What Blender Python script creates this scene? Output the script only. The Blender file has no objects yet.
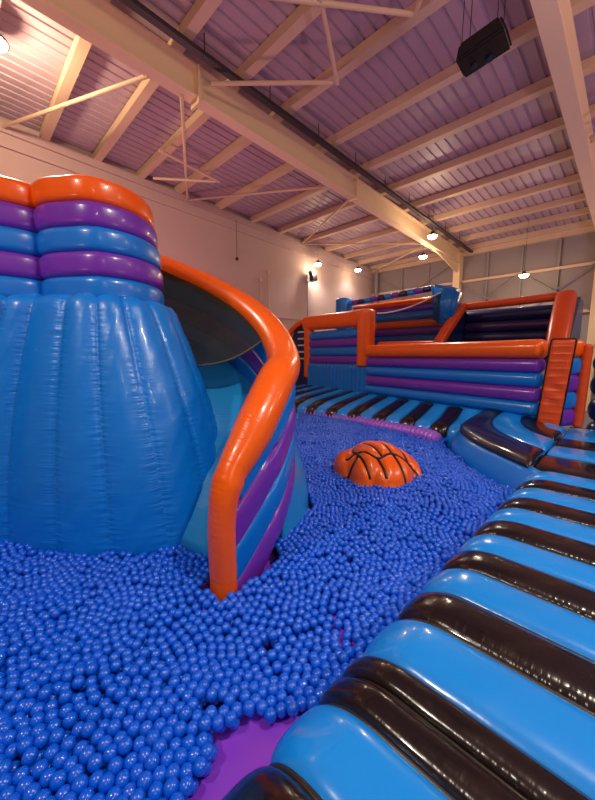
import bpy, bmesh, math, random
import numpy as np
from mathutils import Vector, Matrix

random.seed(7)
np.random.seed(7)
R = math.radians
sc = bpy.context.scene
COL = sc.collection

# ------------------------------------------------------------------ camera
cd = bpy.data.cameras.new('camera')
cam = bpy.data.objects.new('camera', cd)
COL.objects.link(cam)
cam.location = (0, 0, 2.35)
cam.rotation_euler = (R(90 - 7.6), 0, R(-45))
cd.sensor_fit = 'HORIZONTAL'
cd.sensor_width = 36
cd.lens = 36 * 338 / 595
cd.clip_start = .02
cd.clip_end = 200
sc.camera = cam

# ------------------------------------------------------------------ world, exposure
w = bpy.data.worlds.new('world')
sc.world = w
w.use_nodes = True
w.node_tree.nodes['Background'].inputs[0].default_value = (.75, .6, .8, 1)
w.node_tree.nodes['Background'].inputs[1].default_value = .02
sc.view_settings.view_transform = 'Standard'
sc.view_settings.look = 'None'
sc.view_settings.gamma = 1
sc.view_settings.exposure = 0.0

# ------------------------------------------------------------------ unseen wash lights, added to tint and brighten roof and rafters
WASH = (1.0, .42, .62)
def wash(name, loc, energy, color, size=1.2, rot=(R(180), 0, 0)):
    l = bpy.data.lights.new(name, 'AREA')
    l.shape = 'DISK'; l.size = size; l.energy = energy; l.color = color
    o = bpy.data.objects.new(name, l); COL.objects.link(o)
    o.location = loc; o.rotation_euler = rot
    return o
wash('added_wash', (4.0, -3.6, 2.4), 270, (1.0, .58, .74))
wash('added_wash', (-4.5, 3.0, 2.4), 150, (1.0, .42, .52))
wash('added_wash', (14.6, -2.0, 2.4), 120, (.85, .5, .9))
wash('added_wash', (15.5, 8.5, 2.4), 50, (.9, .55, .75))
wash('added_wash', (5.0, 9.6, 2.4), 110, (1.0, .42, .5))

# ------------------------------------------------------------------ materials
def lin(c):
    return tuple(((x / 255) / 12.92 if x / 255 <= .04045 else ((x / 255 + .055) / 1.055) ** 2.4) for x in c)

def mat(name, rgb, rough=.5, metal=0, coat=0, bump=None, emit=None, spec=.5):
    m = bpy.data.materials.new(name)
    m.use_nodes = True
    nt = m.node_tree
    b = nt.nodes['Principled BSDF']
    b.inputs['Base Color'].default_value = (*lin(rgb), 1)
    b.inputs['Roughness'].default_value = rough
    b.inputs['Metallic'].default_value = metal
    b.inputs['Specular IOR Level'].default_value = spec
    b.inputs['Coat Weight'].default_value = coat
    b.inputs['Coat Roughness'].default_value = .08
    if emit:
        b.inputs['Emission Color'].default_value = (*emit[0], 1)
        b.inputs['Emission Strength'].default_value = emit[1]
    if bump:
        tc = nt.nodes.new('ShaderNodeTexCoord')
        n = nt.nodes.new('ShaderNodeTexNoise'); n.inputs['Scale'].default_value = bump[0]
        n.inputs['Detail'].default_value = 3
        nt.links.new(tc.outputs['Object'], n.inputs['Vector'])
        bp = nt.nodes.new('ShaderNodeBump'); bp.inputs['Strength'].default_value = bump[1]
        bp.inputs['Distance'].default_value = .02
        nt.links.new(n.outputs['Fac'], bp.inputs['Height'])
        nt.links.new(bp.outputs['Normal'], b.inputs['Normal'])
    return m

def vinyl(name, rgb, rough=.3, wr=.35, fu=26, fv=2.5, coat=.25):
    """glossy PVC sheet: fine crimps that run out of the welded seams, soft large dents"""
    m = mat(name, rgb, rough, coat=coat)
    nt = m.node_tree; L = nt.links
    b = nt.nodes['Principled BSDF']
    uv = nt.nodes.new('ShaderNodeUVMap'); uv.uv_map = 'UVMap'
    mp = nt.nodes.new('ShaderNodeMapping'); mp.inputs['Scale'].default_value = (fu, fv, 1)
    n1 = nt.nodes.new('ShaderNodeTexNoise'); n1.inputs['Scale'].default_value = 1; n1.inputs['Detail'].default_value = 2
    L.new(uv.outputs['UV'], mp.inputs['Vector']); L.new(mp.outputs[0], n1.inputs['Vector'])
    sep = nt.nodes.new('ShaderNodeSeparateXYZ'); L.new(uv.outputs['UV'], sep.inputs[0])
    a = nt.nodes.new('ShaderNodeMath'); a.operation = 'MULTIPLY'; a.inputs[1].default_value = 2 * math.pi
    L.new(sep.outputs['Y'], a.inputs[0])
    c = nt.nodes.new('ShaderNodeMath'); c.operation = 'COSINE'; L.new(a.outputs[0], c.inputs[0])
    ab = nt.nodes.new('ShaderNodeMath'); ab.operation = 'ABSOLUTE'; L.new(c.outputs[0], ab.inputs[0])
    pw = nt.nodes.new('ShaderNodeMath'); pw.operation = 'POWER'; pw.inputs[1].default_value = 5; L.new(ab.outputs[0], pw.inputs[0])
    ad = nt.nodes.new('ShaderNodeMath'); ad.operation = 'MULTIPLY_ADD'; ad.inputs[1].default_value = .9; ad.inputs[2].default_value = .1
    L.new(pw.outputs[0], ad.inputs[0])
    mu = nt.nodes.new('ShaderNodeMath'); mu.operation = 'MULTIPLY'
    L.new(n1.outputs['Fac'], mu.inputs[0]); L.new(ad.outputs[0], mu.inputs[1])
    tc = nt.nodes.new('ShaderNodeTexCoord')
    n2 = nt.nodes.new('ShaderNodeTexNoise'); n2.inputs['Scale'].default_value = 2.6; n2.inputs['Detail'].default_value = 1.5
    L.new(tc.outputs['Object'], n2.inputs['Vector'])
    s2 = nt.nodes.new('ShaderNodeMath'); s2.operation = 'MULTIPLY_ADD'; s2.inputs[1].default_value = .9
    L.new(n2.outputs['Fac'], s2.inputs[0]); L.new(mu.outputs[0], s2.inputs[2])
    bp = nt.nodes.new('ShaderNodeBump'); bp.inputs['Strength'].default_value = wr; bp.inputs['Distance'].default_value = .03
    L.new(s2.outputs[0], bp.inputs['Height'])
    L.new(bp.outputs['Normal'], b.inputs['Normal'])
    return m

ORANGE = vinyl('orange_vinyl', (244, 98, 0))
ORANGE_D = vinyl('orange_pad_vinyl', (216, 78, 20), wr=.5, fu=18)
PURPLE = vinyl('purple_vinyl', (112, 48, 178))
BLUE = vinyl('blue_vinyl', (0, 120, 220))
BLUE_S = vinyl('skirt_blue_vinyl', (0, 122, 222), rough=.36, wr=.6, fu=22, fv=3, coat=.12)
NAVY = vinyl('navy_vinyl', (8, 32, 92))
SKY = vinyl('light_blue_vinyl', (20, 142, 240), rough=.22, wr=.28, fu=9, coat=.5)
LANE = vinyl('lane_blue_vinyl', (30, 145, 215), rough=.3)
BLACK = vinyl('black_vinyl', (20, 15, 15), rough=.22, wr=.9, fu=30, coat=.5)
PIPING = mat('seam_piping', (44, 34, 24), .35)
MATP = mat('purple_pit_mat', (140, 66, 214), .3, coat=.3, bump=(3, .2))
BALL = mat('blue_ball_plastic', (0, 92, 226), .25, coat=.3)
HOOP = vinyl('basketball_orange', (244, 98, 6), wr=.2)
BLK = mat('black_line', (14, 10, 10), .4)
STEEL = mat('cream_painted_steel', (210, 180, 152), .55)
STEEL2 = mat('lit_cream_steel', (232, 204, 166), .55)  # cream steel again, colour lightened for the light falling on the rafters
SHEET = mat('roof_sheet', (176, 150, 160), .45)
WALLM = mat('plaster_wall', (186, 160, 156), .8, bump=(30, .05))
PANEL = mat('clad_panel', (140, 128, 130), .7)
CONC = mat('concrete_floor', (110, 108, 110), .7, bump=(12, .1))
DARK = mat('dark_grey_metal', (62, 56, 60), .45, metal=.3)
BLKP = mat('black_plastic', (16, 15, 17), .35)
WHITE = mat('white_plastic', (220, 215, 205), .5)
LENS = mat('lamp_lens', (255, 240, 200), .4, emit=((1, .82, .5), 30))
GLASS = mat('projector_glass', (30, 40, 60), .05)

NET = bpy.data.materials.new('black_mesh_net'); NET.use_nodes = True
_nt = NET.node_tree; _b = _nt.nodes['Principled BSDF']
_b.inputs['Base Color'].default_value = (.02, .022, .018, 1); _b.inputs['Roughness'].default_value = .8; _b.inputs['Specular IOR Level'].default_value = .1
_tr = _nt.nodes.new('ShaderNodeBsdfTransparent'); _mx = _nt.nodes.new('ShaderNodeMixShader'); _mx.inputs[0].default_value = .76
_nt.links.new(_tr.outputs[0], _mx.inputs[1]); _nt.links.new(_b.outputs[0], _mx.inputs[2])
_nt.links.new(_mx.outputs[0], _nt.nodes['Material Output'].inputs[0])
NET2 = NET.copy(); NET2.name = 'fine_mesh_net'
[n for n in NET2.node_tree.nodes if n.type == 'MIX_SHADER'][0].inputs[0].default_value = .45

# ------------------------------------------------------------------ object helpers
def link(name, me, m, parent=None, smooth=True):
    o = bpy.data.objects.new(name, me)
    COL.objects.link(o)
    if m is not None and not me.materials: me.materials.append(m)
    if smooth:
        me.polygons.foreach_set('use_smooth', [True] * len(me.polygons))
    if parent:
        o.parent = parent
        o.matrix_parent_inverse = Matrix.Translation(parent.location).inverted() if parent.parent is None and parent.type == 'EMPTY' else Matrix()
        if parent.type != 'EMPTY' and parent.parent is not None:
            o.matrix_parent_inverse = Matrix()
    return o

def tag(o, label=None, cat=None, group=None, kind=None):
    if label: o['label'] = label
    if cat: o['category'] = cat
    if group: o['group'] = group
    if kind: o['kind'] = kind
    return o

def thing(name, label, cat, loc=(0, 0, 0), group=None):
    o = bpy.data.objects.new(name, None); COL.objects.link(o)
    o.location = loc; o.empty_display_size = .1
    return tag(o, label, cat, group)

def mesh_from(vs, fs, uvs=None):
    me = bpy.data.meshes.new('mesh')
    me.from_pydata([tuple(v) for v in vs], [], fs)
    if uvs is not None:
        ul = me.uv_layers.new(name='UVMap')
        k = 0
        for f, fu in zip(fs, uvs):
            for q in fu:
                ul.data[k].uv = q; k += 1
    me.update()
    return me

def cr(P, n):
    """Catmull-Rom through control points, n samples per span"""
    P = [Vector(p) for p in P]
    out = []
    for i in range(len(P) - 1):
        p0 = P[i - 1] if i else P[0] * 2 - P[1]
        p1, p2 = P[i], P[i + 1]
        p3 = P[i + 2] if i + 2 < len(P) else P[-1] * 2 - P[-2]
        for k in range(n):
            t = k / n
            out.append(.5 * ((2 * p1) + (p2 - p0) * t + (2 * p0 - 5 * p1 + 4 * p2 - p3) * t * t + (3 * p1 - p0 - 3 * p2 + p3) * t ** 3))
    out.append(P[-1].copy())
    return out

def resample(P, ds, extra=None):
    d = [0]
    for a, b in zip(P, P[1:]): d.append(d[-1] + (b - a).length)
    n = max(2, int(round(d[-1] / ds)))
    out = []; j = 0
    pos = [d[-1] * i / n for i in range(n + 1)]
    if extra: pos = sorted(set([p for p in pos if extra < p < d[-1] - extra] + [extra * (1 - math.cos(a * math.pi / 12)) for a in range(7)] + [d[-1] - extra * (1 - math.cos(a * math.pi / 12)) for a in range(7)]))
    for s in pos:
        while j < len(d) - 2 and d[j + 1] < s: j += 1
        L = d[j + 1] - d[j]
        t = (s - d[j]) / L if L > 0 else 0
        out.append((P[j].lerp(P[j + 1], t), s))
    return out, d[-1]

def sweep(name, path, a, b, m, parent=None, side=None, n=2.0, ns=20, cap=None, ds=.12, off=0, closed_side=None, phase=0, lift=0, hfun=None, wfun=None):
    """inflated tube: superellipse section (half width a along side, half height b) swept on a path with rounded ends.
    side: fixed side Vector, or None = horizontal normal of the path"""
    path = [Vector(p) for p in path]
    if cap is None: cap = min(a, b) * .8
    rs, L = resample(path, ds, cap)
    vs = []; fs = []; uvs = []
    P = [p for p, s in rs]
    N = len(P)
    for i, (p, s) in enumerate(rs):
        t = (P[min(i + 1, N - 1)] - P[max(i - 1, 0)]).normalized()
        if side is None:
            sd = Vector((t.y, -t.x, 0)).normalized()
        else:
            sd = Vector(side)
            sd = (sd - t * sd.dot(t)).normalized()
        up = sd.cross(t).normalized()
        e = min(s, L - s)
        f = math.sqrt(max(0, 1 - (1 - min(e / cap, 1)) ** 2)) if cap > 0 else 1
        f = max(f, .02)
        aa, bb = a * f, b * (f if cap else 1)
        if hfun: bb *= hfun(s / L)
        if wfun: aa *= wfun(s)
        for k in range(ns):
            th = 2 * math.pi * k / ns + phase
            c_, s_ = math.cos(th), math.sin(th)
            x = aa * math.copysign(abs(c_) ** (2 / n), c_)
            y = bb * math.copysign(abs(s_) ** (2 / n), s_)
            vs.append(p + sd * (x + off) + up * (y + lift))
    for i in range(N - 1):
        for k in range(ns):
            k2 = (k + 1) % ns
            fs.append((i * ns + k, i * ns + k2, (i + 1) * ns + k2, (i + 1) * ns + k))
            u0, u1 = rs[i][1], rs[i + 1][1]
            v0, v1 = k / ns, (k + 1) / ns
            uvs.append(((u0, v0), (u0, v1), (u1, v1), (u1, v0)))
    fs.append(tuple(range(ns - 1, -1, -1))); uvs.append([(0, 0)] * ns)
    fs.append(tuple((N - 1) * ns + k for k in range(ns))); uvs.append([(L, 0)] * ns)
    return link(name, mesh_from(vs, fs, uvs), m, parent)

HALF = math.pi / 2   # phase that puts v=0 at top / bottom (for stacked bands)

def grid(name, fn, nu, nv, m, parent=None, thick=0, scaleu=1, scalev=1, two=None):
    vs = [Vector(fn(i / nu, j / nv)) for i in range(nu + 1) for j in range(nv + 1)]
    fs = []; uvs = []
    for i in range(nu):
        for j in range(nv):
            q = (i * (nv + 1) + j, i * (nv + 1) + j + 1, (i + 1) * (nv + 1) + j + 1, (i + 1) * (nv + 1) + j)
            fs.append(q)
            uvs.append([(i / nu * scaleu, j / nv * scalev), (i / nu * scaleu, (j + 1) / nv * scalev), ((i + 1) / nu * scaleu, (j + 1) / nv * scalev), ((i + 1) / nu * scaleu, j / nv * scalev)])
    o = link(name, mesh_from(vs, fs, uvs), m, parent)
    if thick:
        md = o.modifiers.new('thickness', 'SOLIDIFY'); md.thickness = thick; md.offset = 0
    return o

def box(name, lo, hi, m, parent=None, bevel=0, kind=None):
    bm = bmesh.new()
    bmesh.ops.create_cube(bm, size=1)
    lo = Vector(lo); hi = Vector(hi)
    for v in bm.verts:
        v.co = Vector((lo[i] + (hi[i] - lo[i]) * (v.co[i] + .5) for i in range(3)))
    if bevel:
        bmesh.ops.bevel(bm, geom=bm.edges[:], offset=bevel, segments=3, affect='EDGES')
    me = bpy.data.meshes.new('mesh'); bm.to_mesh(me); bm.free()
    o = link(name, me, m, parent, smooth=False)
    if kind: o['kind'] = kind
    return o

def rod(name, a, b, r, m, parent=None, ns=10, kind=None):
    a = Vector(a); b = Vector(b); d = b - a
    q = d.to_track_quat('Z', 'Y').to_matrix()
    vs = []; 
    for p in (a, b):
        for k in range(ns):
            t = 2 * math.pi * k / ns
            vs.append(p + q @ Vector((r * math.cos(t), r * math.sin(t), 0)))
    fs = [(k, (k + 1) % ns, ns + (k + 1) % ns, ns + k) for k in range(ns)]
    fs += [tuple(range(ns - 1, -1, -1)), tuple(range(ns, 2 * ns))]
    o = link(name, mesh_from(vs, fs), m, parent, smooth=False)
    if kind: o['kind'] = kind
    return o

def prism(name, pts, z0, z1, m, parent=None):
    """closed polygon extruded upward; z0/z1 numbers or lists per point"""
    n = len(pts)
    f0 = z0 if isinstance(z0, (list, tuple)) else [z0] * n
    f1 = z1 if isinstance(z1, (list, tuple)) else [z1] * n
    vs = [(p[0], p[1], f0[i]) for i, p in enumerate(pts)] + [(p[0], p[1], f1[i]) for i, p in enumerate(pts)]
    fs = [tuple(range(n - 1, -1, -1)), tuple(range(n, 2 * n))] + [(i, (i + 1) % n, n + (i + 1) % n, n + i) for i in range(n)]
    return link(name, mesh_from(vs, fs), m, parent, smooth=False)

# ================================================================== THE SETTING
XB, YL = 19.1, 12.35
X0, Y0 = -11.0, -10.0
def zr(X): return 7.85 + .04 * (18 - X)        # underside of the roof sheet
box('floor', (X0, Y0, -.15), (XB, YL, 0), CONC, kind='structure')
prism('wall_left', [(X0, YL), (XB, YL), (XB, YL + .2), (X0, YL + .2)], 0, [zr(X0) + .1, zr(XB) + .1, zr(XB) + .1, zr(X0) + .1], WALLM)['kind'] = 'structure'
box('wall_back', (XB, Y0, 0), (XB + .2, YL + .2, zr(XB) + .1), PANEL, kind='structure')
prism('wall_right', [(X0, Y0 - .2), (XB, Y0 - .2), (XB, Y0), (X0, Y0)], 0, [zr(X0) + .1, zr(XB) + .1, zr(XB) + .1, zr(X0) + .1], WALLM)['kind'] = 'structure'
box('wall_front', (X0 - .2, Y0, 0), (X0, YL, zr(X0) + .1), WALLM, kind='structure')

# ceiling: trapezoidal roof sheet, ribs run down the slope (along X)
def roof_sheet():
    prof = []
    y = Y0
    while y < YL:
        prof += [(y, 0), (y + .19, 0), (y + .205, .03), (y + .245, .03), (y + .26, 0)]
        y += .26
    vs = []; fs = []
    for X in (X0, XB):
        for (y, h) in prof: vs.append((X, min(y, YL), zr(X) + h))
    n = len(prof)
    for i in range(n - 1): fs.append((i, i + 1, n + i + 1, n + i))
    for X in (X0, XB):
        vs.append((X, Y0, zr(X) + .15)); vs.append((X, YL, zr(X) + .15))
    b = 2 * n
    fs.append((b, b + 2, b + 3, b + 1))
    o = link('ceiling', mesh_from(vs, fs), SHEET, smooth=False)
    o['kind'] = 'structure'
roof_sheet()

def i_beam(name, Y, wid=.29, depth=.6, xa=X0, xb=XB - .35):
    """rafter along X, following the roof slope"""
    t = .035
    sec = [(-wid / 2, 0), (wid / 2, 0), (wid / 2, t), (.02, t + .02), (.02, depth - t - .02), (wid / 2, depth - t), (wid / 2, depth), (-wid / 2, depth), (-wid / 2, depth - t), (-.02, depth - t - .02), (-.02, t + .02), (-wid / 2, t)]
    vs = []
    for X in (xa, xb):
        zb = zr(X) - .8
        vs += [(X, Y + a, zb + b) for a, b in sec]
    n = len(sec)
    fs = [tuple(range(n - 1, -1, -1)), tuple(range(n, 2 * n))] + [(i, (i + 1) % n, n + (i + 1) % n, n + i) for i in range(n)]
    o = link(name, mesh_from(vs, fs), STEEL2, smooth=False); o['kind'] = 'structure'
    return o
i_beam('trim_1', 7.05); i_beam('trim_2', 1.47); i_beam('trim_3', -4.2, xa=X0)
# columns that carry the rafters at the back wall, with haunches
for k, Y in enumerate((7.05, 1.42, -4.2)):
    box('trim_%d' % (4 + k), (XB - .45, Y - .16, 0), (XB - .02, Y + .16, zr(XB) - .25), STEEL2, kind='structure')
    prism('trim_%d' % (7 + k), [(XB - 3.2, Y - .03), (XB - .45, Y - .03), (XB - .45, Y + .03), (XB - 3.2, Y + .03)],
          [zr(16) - .8, zr(19) - 1.25, zr(19) - 1.25, zr(16) - .8], [zr(16) - .78, zr(19) - .78, zr(19) - .78, zr(16) - .78], STEEL2)['kind'] = 'structure'
# splice plate stiffener on the rafter
box('trim_10', (4.0, 6.85, zr(4.5) - .9), (4.05, 7.2, zr(4.5) - .2), STEEL2, kind='structure')
box('trim_11', (9.6, 6.9, zr(9.6) - .86), (9.64, 7.2, zr(9.6) - .2), STEEL2, kind='structure')

# purlins along Y
def purlin(i, X):
    zt = zr(X) - .005; zb = zt - .2
    a = .1
    vs = []
    sec = [(-a, zb), (a, zb), (a, zb + .02), (-a + .02, zb + .02), (-a + .02, zt - .02), (a, zt - .02), (a, zt), (-a, zt)]
    for Y in (Y0, YL): vs += [(X + p, Y, q) for p, q in sec]
    n = len(sec)
    fs = [tuple(range(n - 1, -1, -1)), tuple(range(n, 2 * n))] + [(k, (k + 1) % n, n + (k + 1) % n, n + k) for k in range(n)]
    o = link('roof_purlin', mesh_from(vs, fs), STEEL, smooth=False); o['kind'] = 'structure'
for i, Xp in enumerate([18.8, 17.4, 16.0, 14.4, 12.75, 11.1, 9.5, 7.85] + [6.18, 4.88, 3.6, 2.3, 1.0] + [-.5 - 1.6 * k for k in range(6)]):
    purlin(i, Xp)
# gable ledge and wall beams on the left wall
def sloped(name, y0, y1, dz0, dz1, m):
    prism(name, [(X0, y0), (XB, y0), (XB, y1), (X0, y1)], [zr(X0) + dz0, zr(XB) + dz0, zr(XB) + dz0, zr(X0) + dz0], [zr(X0) + dz1, zr(XB) + dz1, zr(XB) + dz1, zr(X0) + dz1], m)['kind'] = 'structure'
sloped('trim_12', YL - .16, YL, -.42, -.2, WALLM)
sloped('trim_13', YL - .08, YL, -.75, -.42, WALLM)
box('trim_14', (X0, YL - .06, 4.1), (XB, YL, 4.16), WALLM, kind='structure')
# back wall: eaves gutter beam, sheeting rails, posts, x bracing
box('trim_15', (XB - .22, Y0, zr(XB) - .42), (XB, YL, zr(XB) - .2), STEEL, kind='structure')
for k, z in enumerate((6.12, 4.2, 2.3)):
    box('trim_%d' % (16 + k), (XB - .12, Y0, z - .06), (XB, YL, z + .06), STEEL, kind='structure')
for k, Y in enumerate((10.3, 8.7, 5.7, 4.25, 2.85, -.1, -1.6, -3.0)):
    box('trim_%d' % (20 + k), (XB - .1, Y - .045, 0), (XB, Y + .045, zr(XB) - .3), PANEL, kind='structure')
br = [((XB - .2, 6.9, 6.1), (XB - .2, 4.3, 4.2)), ((XB - .2, 4.3, 6.1), (XB - .2, 6.9, 4.2)), ((XB - .2, 4.2, 6.1), (XB - .2, 1.6, 4.2)), ((XB - .2, 1.6, 6.1), (XB - .2, 4.2, 4.2)),
      ((XB - .2, 12.2, 7.2), (XB - .2, 7.2, 4.6)), ((XB - .2, 7.2, 7.2), (XB - .2, 12.2, 4.6))]
for a, b in br: rod('bracing_rod', a, b, .03, PANEL, kind='structure')
rod('corner_post', (XB - .3, 11.9, 0), (XB - .3, 11.9, zr(XB) - .2), .11, PANEL, kind='structure')

# roof bracing tubes between gable and rafters
tubes = [((1.4, 12.2, zr(1.4) - .3), (3.1, 7.15, 7.66)), ((6.6, 12.2, zr(6.6) - .3), (8.8, 7.15, 7.55)), ((12.5, 12.2, zr(12.5) - .3), (9.7, 7.15, 7.52)),
         ((12.6, 12.2, zr(12.6) - .3), (15.4, 7.15, 7.3)), ((3.75, 7.1, 7.6), (6.5, 12.2, zr(6.5) - .3)), ((18.6, 12.2, 7.4), (15.4, 7.15, 7.3)),
         ((4.4, 9.7, 7.85), (6.4, 9.9, 7.78)), ((4.9, 11.3, 7.85), (6.3, 9.95, 7.78)),
         ((4.3, 3.9, 7.9), (6.0, 4.85, 7.82)), ((4.2, 6.7, 7.85), (5.9, 4.9, 7.82)), ((5.8, 3.1, 7.85), (3.6, 4.9, 7.9)), ((5.8, 3.1, 7.85), (4.4, 1.6, 7.85)),
         ((8.6, -4.0, 7.6), (11.2, 1.3, 7.5)), ((11.4, 1.3, 7.5), (14.0, -4.0, 7.4))]
for a, b in tubes: rod('bracing_tube', a, b, .04, STEEL, ns=12, kind='structure')

# ================================================================== FITTINGS UNDER THE ROOF
t = thing('cable_tray', 'long dark grey cable tray slung under the purlins beside the big rafter', 'cable tray', (5, 6.2, 7.6))
def tray(parent):
    vs = []; fs = []
    xa, xb = -2.0, XB - .3
    sec = [(-.07, .05), (-.07, -.03), (.07, -.03), (.07, .05), (.06, .05), (.06, -.015), (-.06, -.015), (-.06, .05)]
    for X in (xa, xb):
        Yc = 6.5 - .004 * X
        vs += [(X, Yc + a, zr(X) - .34 + b) for a, b in sec]
    n = len(sec)
    fs = [tuple(range(n - 1, -1, -1)), tuple(range(n, 2 * n))] + [(k, (k + 1) % n, n + (k + 1) % n, n + k) for k in range(n)]
    link('tray_channel', mesh_from(vs, fs), DARK, parent, smooth=False)
    for X in np.arange(-1, 18, 1.63):
        Yc = 6.5 - .004 * X
        rod('hanger', (X, Yc - .09, zr(X) - .34), (X, Yc - .09, zr(X) - .02), .012, DARK, parent)
    for dy in (-.04, .0, .045):
        pts = [Vector((X, 6.5 - .004 * X + dy + .01 * math.sin(X * 2 + dy * 80), zr(X) - .33)) for X in np.arange(-1.9, 18.7, .4)]
        sweep('cable', pts, .012, .012, BLKP, parent, ns=6, ds=.4, cap=.01)
tray(t)

def high_bay(loc, label, power=160, size=.2, up=.42, glow=True):
    t = thing('high_bay_light', label, 'ceiling light', loc, 'hall lamps')
    x, y, z = loc
    bm = bmesh.new()
    prof = [(0, .16), (.05, .16), (.07, .12), (.07, .07), (size * .95, .05), (size, .02), (size, 0), (size * .9, 0)]
    n = 24
    rings = [[bm.verts.new((x + r * math.cos(2 * math.pi * k / n), y + r * math.sin(2 * math.pi * k / n), z + h)) for k in range(n)] for r, h in prof[1:]]
    for a, b in zip(rings, rings[1:]):
        for k in range(n): bm.faces.new((a[k], a[(k + 1) % n], b[(k + 1) % n], b[k]))
    bm.faces.new(rings[0])
    me = bpy.data.meshes.new('mesh'); bm.to_mesh(me); bm.free()
    hs_ = link('lamp_housing', me, DARK, t)
    bm = bmesh.new()
    n = 24
    rings = []
    for q in range(1, 6):
        a = q / 5 * math.pi / 2
        rings.append([bm.verts.new((x + size * .9 * math.sin(a) * math.cos(2 * math.pi * k / n), y + size * .9 * math.sin(a) * math.sin(2 * math.pi * k / n), z + .01 - .13 * math.cos(a))) for k in range(n)])
    bm.faces.new(rings[0])
    for a, b in zip(rings, rings[1:]):
        for k in range(n): bm.faces.new((a[k], b[k], b[(k + 1) % n], a[(k + 1) % n]))
    me = bpy.data.meshes.new('mesh'); bm.to_mesh(me); bm.free()
    link('lamp_lens', me, LENS, hs_)
    rod('suspension_rod', (x, y, z + .15), (x, y, min(zr(x) - .02, z + 2.5)), .005, DARK, t)
    l = bpy.data.lights.new('lamp', 'POINT'); l.energy = power * up; l.shadow_soft_size = .12
    l.color = (1, .74, .46)
    lo = bpy.data.objects.new('lamp', l); COL.objects.link(lo); lo.location = (x, y, z - .3)
    l = bpy.data.lights.new('lamp_beam', 'SPOT'); l.energy = power * 1.4; l.shadow_soft_size = .17
    l.spot_size = R(150); l.spot_blend = .6; l.color = (1, .95, .86)
    lo = bpy.data.objects.new('lamp_beam', l); COL.objects.link(lo); lo.location = (x, y, z - .2)
    return t
high_bay((13.3, 6.0, 6.86), 'warm glowing hall lamp beside the big rafter, the brightest over the pool', 260)
high_bay((15.74, 7.5, 6.88), 'smaller warm lamp just behind the big rafter near the back corner', 150)
high_bay((13.2, 11.75, 6.86), 'bright warm lamp on the pale wall directly above the black speaker', 170)
high_bay((16.4, 11.6, 7.1), 'faint small lamp high near the corner of the pale left wall', 60)
high_bay((17.3, 3.75, 5.7), 'lone lamp in front of the panelled back wall above the orange framed slide', 150)
high_bay((1.0, 8.85, 8.02), 'lamp glaring at the top left edge of the roof', 300, size=.24, up=1.1)
for k, (x, y, z, p) in enumerate([(2.4, -.9, 7.2, 430), (-3.5, 2.5, 7.2, 400), (7.5, -4.8, 7.2, 400), (-2.5, -5.5, 7.2, 300), (13.5, -4.5, 7.0, 260)]):
    high_bay((x, y, z), 'one of the round hall lamps hanging outside the photo over the inflatable course', p)

# black hanging projector
t = thing('projector', 'black boxy projector hanging on wires under the roof purlins', 'projector', (5.62, 1.9, 6.6))
def projector(parent, c, rz):
    M = Matrix.Translation(c) @ Matrix.Rotation(rz, 4, 'Z') @ Matrix.Rotation(R(8), 4, 'Y')
    bm = bmesh.new(); bmesh.ops.create_cube(bm, size=1)
    for v in bm.verts: v.co = Vector((v.co.x * .64, v.co.y * .44, v.co.z * .24))
    for v in bm.verts:
        if v.co.z > 0: v.co.x *= .8; v.co.y *= .85
    bmesh.ops.bevel(bm, geom=bm.edges[:], offset=.035, segments=3, affect='EDGES')
    bm.transform(M); me = bpy.data.meshes.new('mesh'); bm.to_mesh(me); bm.free()
    body = link('body', me, BLKP, parent, smooth=False)
    for (lx, ly, r) in ((-.05, -.1, .05), (.14, -.05, .04)):
        rod('lens', M @ Vector((lx, ly, -.1)), M @ Vector((lx, ly, -.15)), r, GLASS, body, ns=20)
    bm = bmesh.new(); bmesh.ops.create_cube(bm, size=1)
    for v in bm.verts: v.co = Vector((v.co.x * .5, v.co.y * .02, v.co.z * .08 + .0))
    bm.transform(M @ Matrix.Translation((0, -.235, 0))); me = bpy.data.meshes.new('mesh'); bm.to_mesh(me); bm.free()
    link('vent_grille', me, DARK, body, smooth=False)
    for sx in (-.22, .22):
        for sy in (-.16, .16):
            p = M @ Vector((sx, sy, .12))
            rod('suspension_wire', p, (p.x + sx * .1, p.y, zr(p.x) - .2), .006, BLKP, parent, ns=6)
projector(t, Vector((5.58, 1.93, 6.6)), R(93))

# wall speaker
t = thing('wall_speaker', 'small black loudspeaker bracketed to the pale left wall under a lamp', 'speaker', (13.05, 12.1, 6.25))
bm = bmesh.new(); bmesh.ops.create_cube(bm, size=1)
for v in bm.verts: v.co = Vector((v.co.x * .34 * (1 if v.co.y < 0 else .7), v.co.y * .3, v.co.z * .52))
bmesh.ops.bevel(bm, geom=bm.edges[:], offset=.02, segments=2, affect='EDGES')
bm.transform(Matrix.Translation((13.05, 11.98, 6.28)) @ Matrix.Rotation(R(-12), 4, 'X'))
me = bpy.data.meshes.new('mesh'); bm.to_mesh(me); bm.free(); link('cabinet', me, BLKP, t, smooth=False)
rod('wall_bracket', (13.05, 12.1, 6.12), (13.05, YL, 6.0), .03, BLKP, t)
rod('speaker_cable', (13.05, YL - .03, 6.0), (13.05, YL - .03, 3.2), .014, DARK, t)

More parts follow.
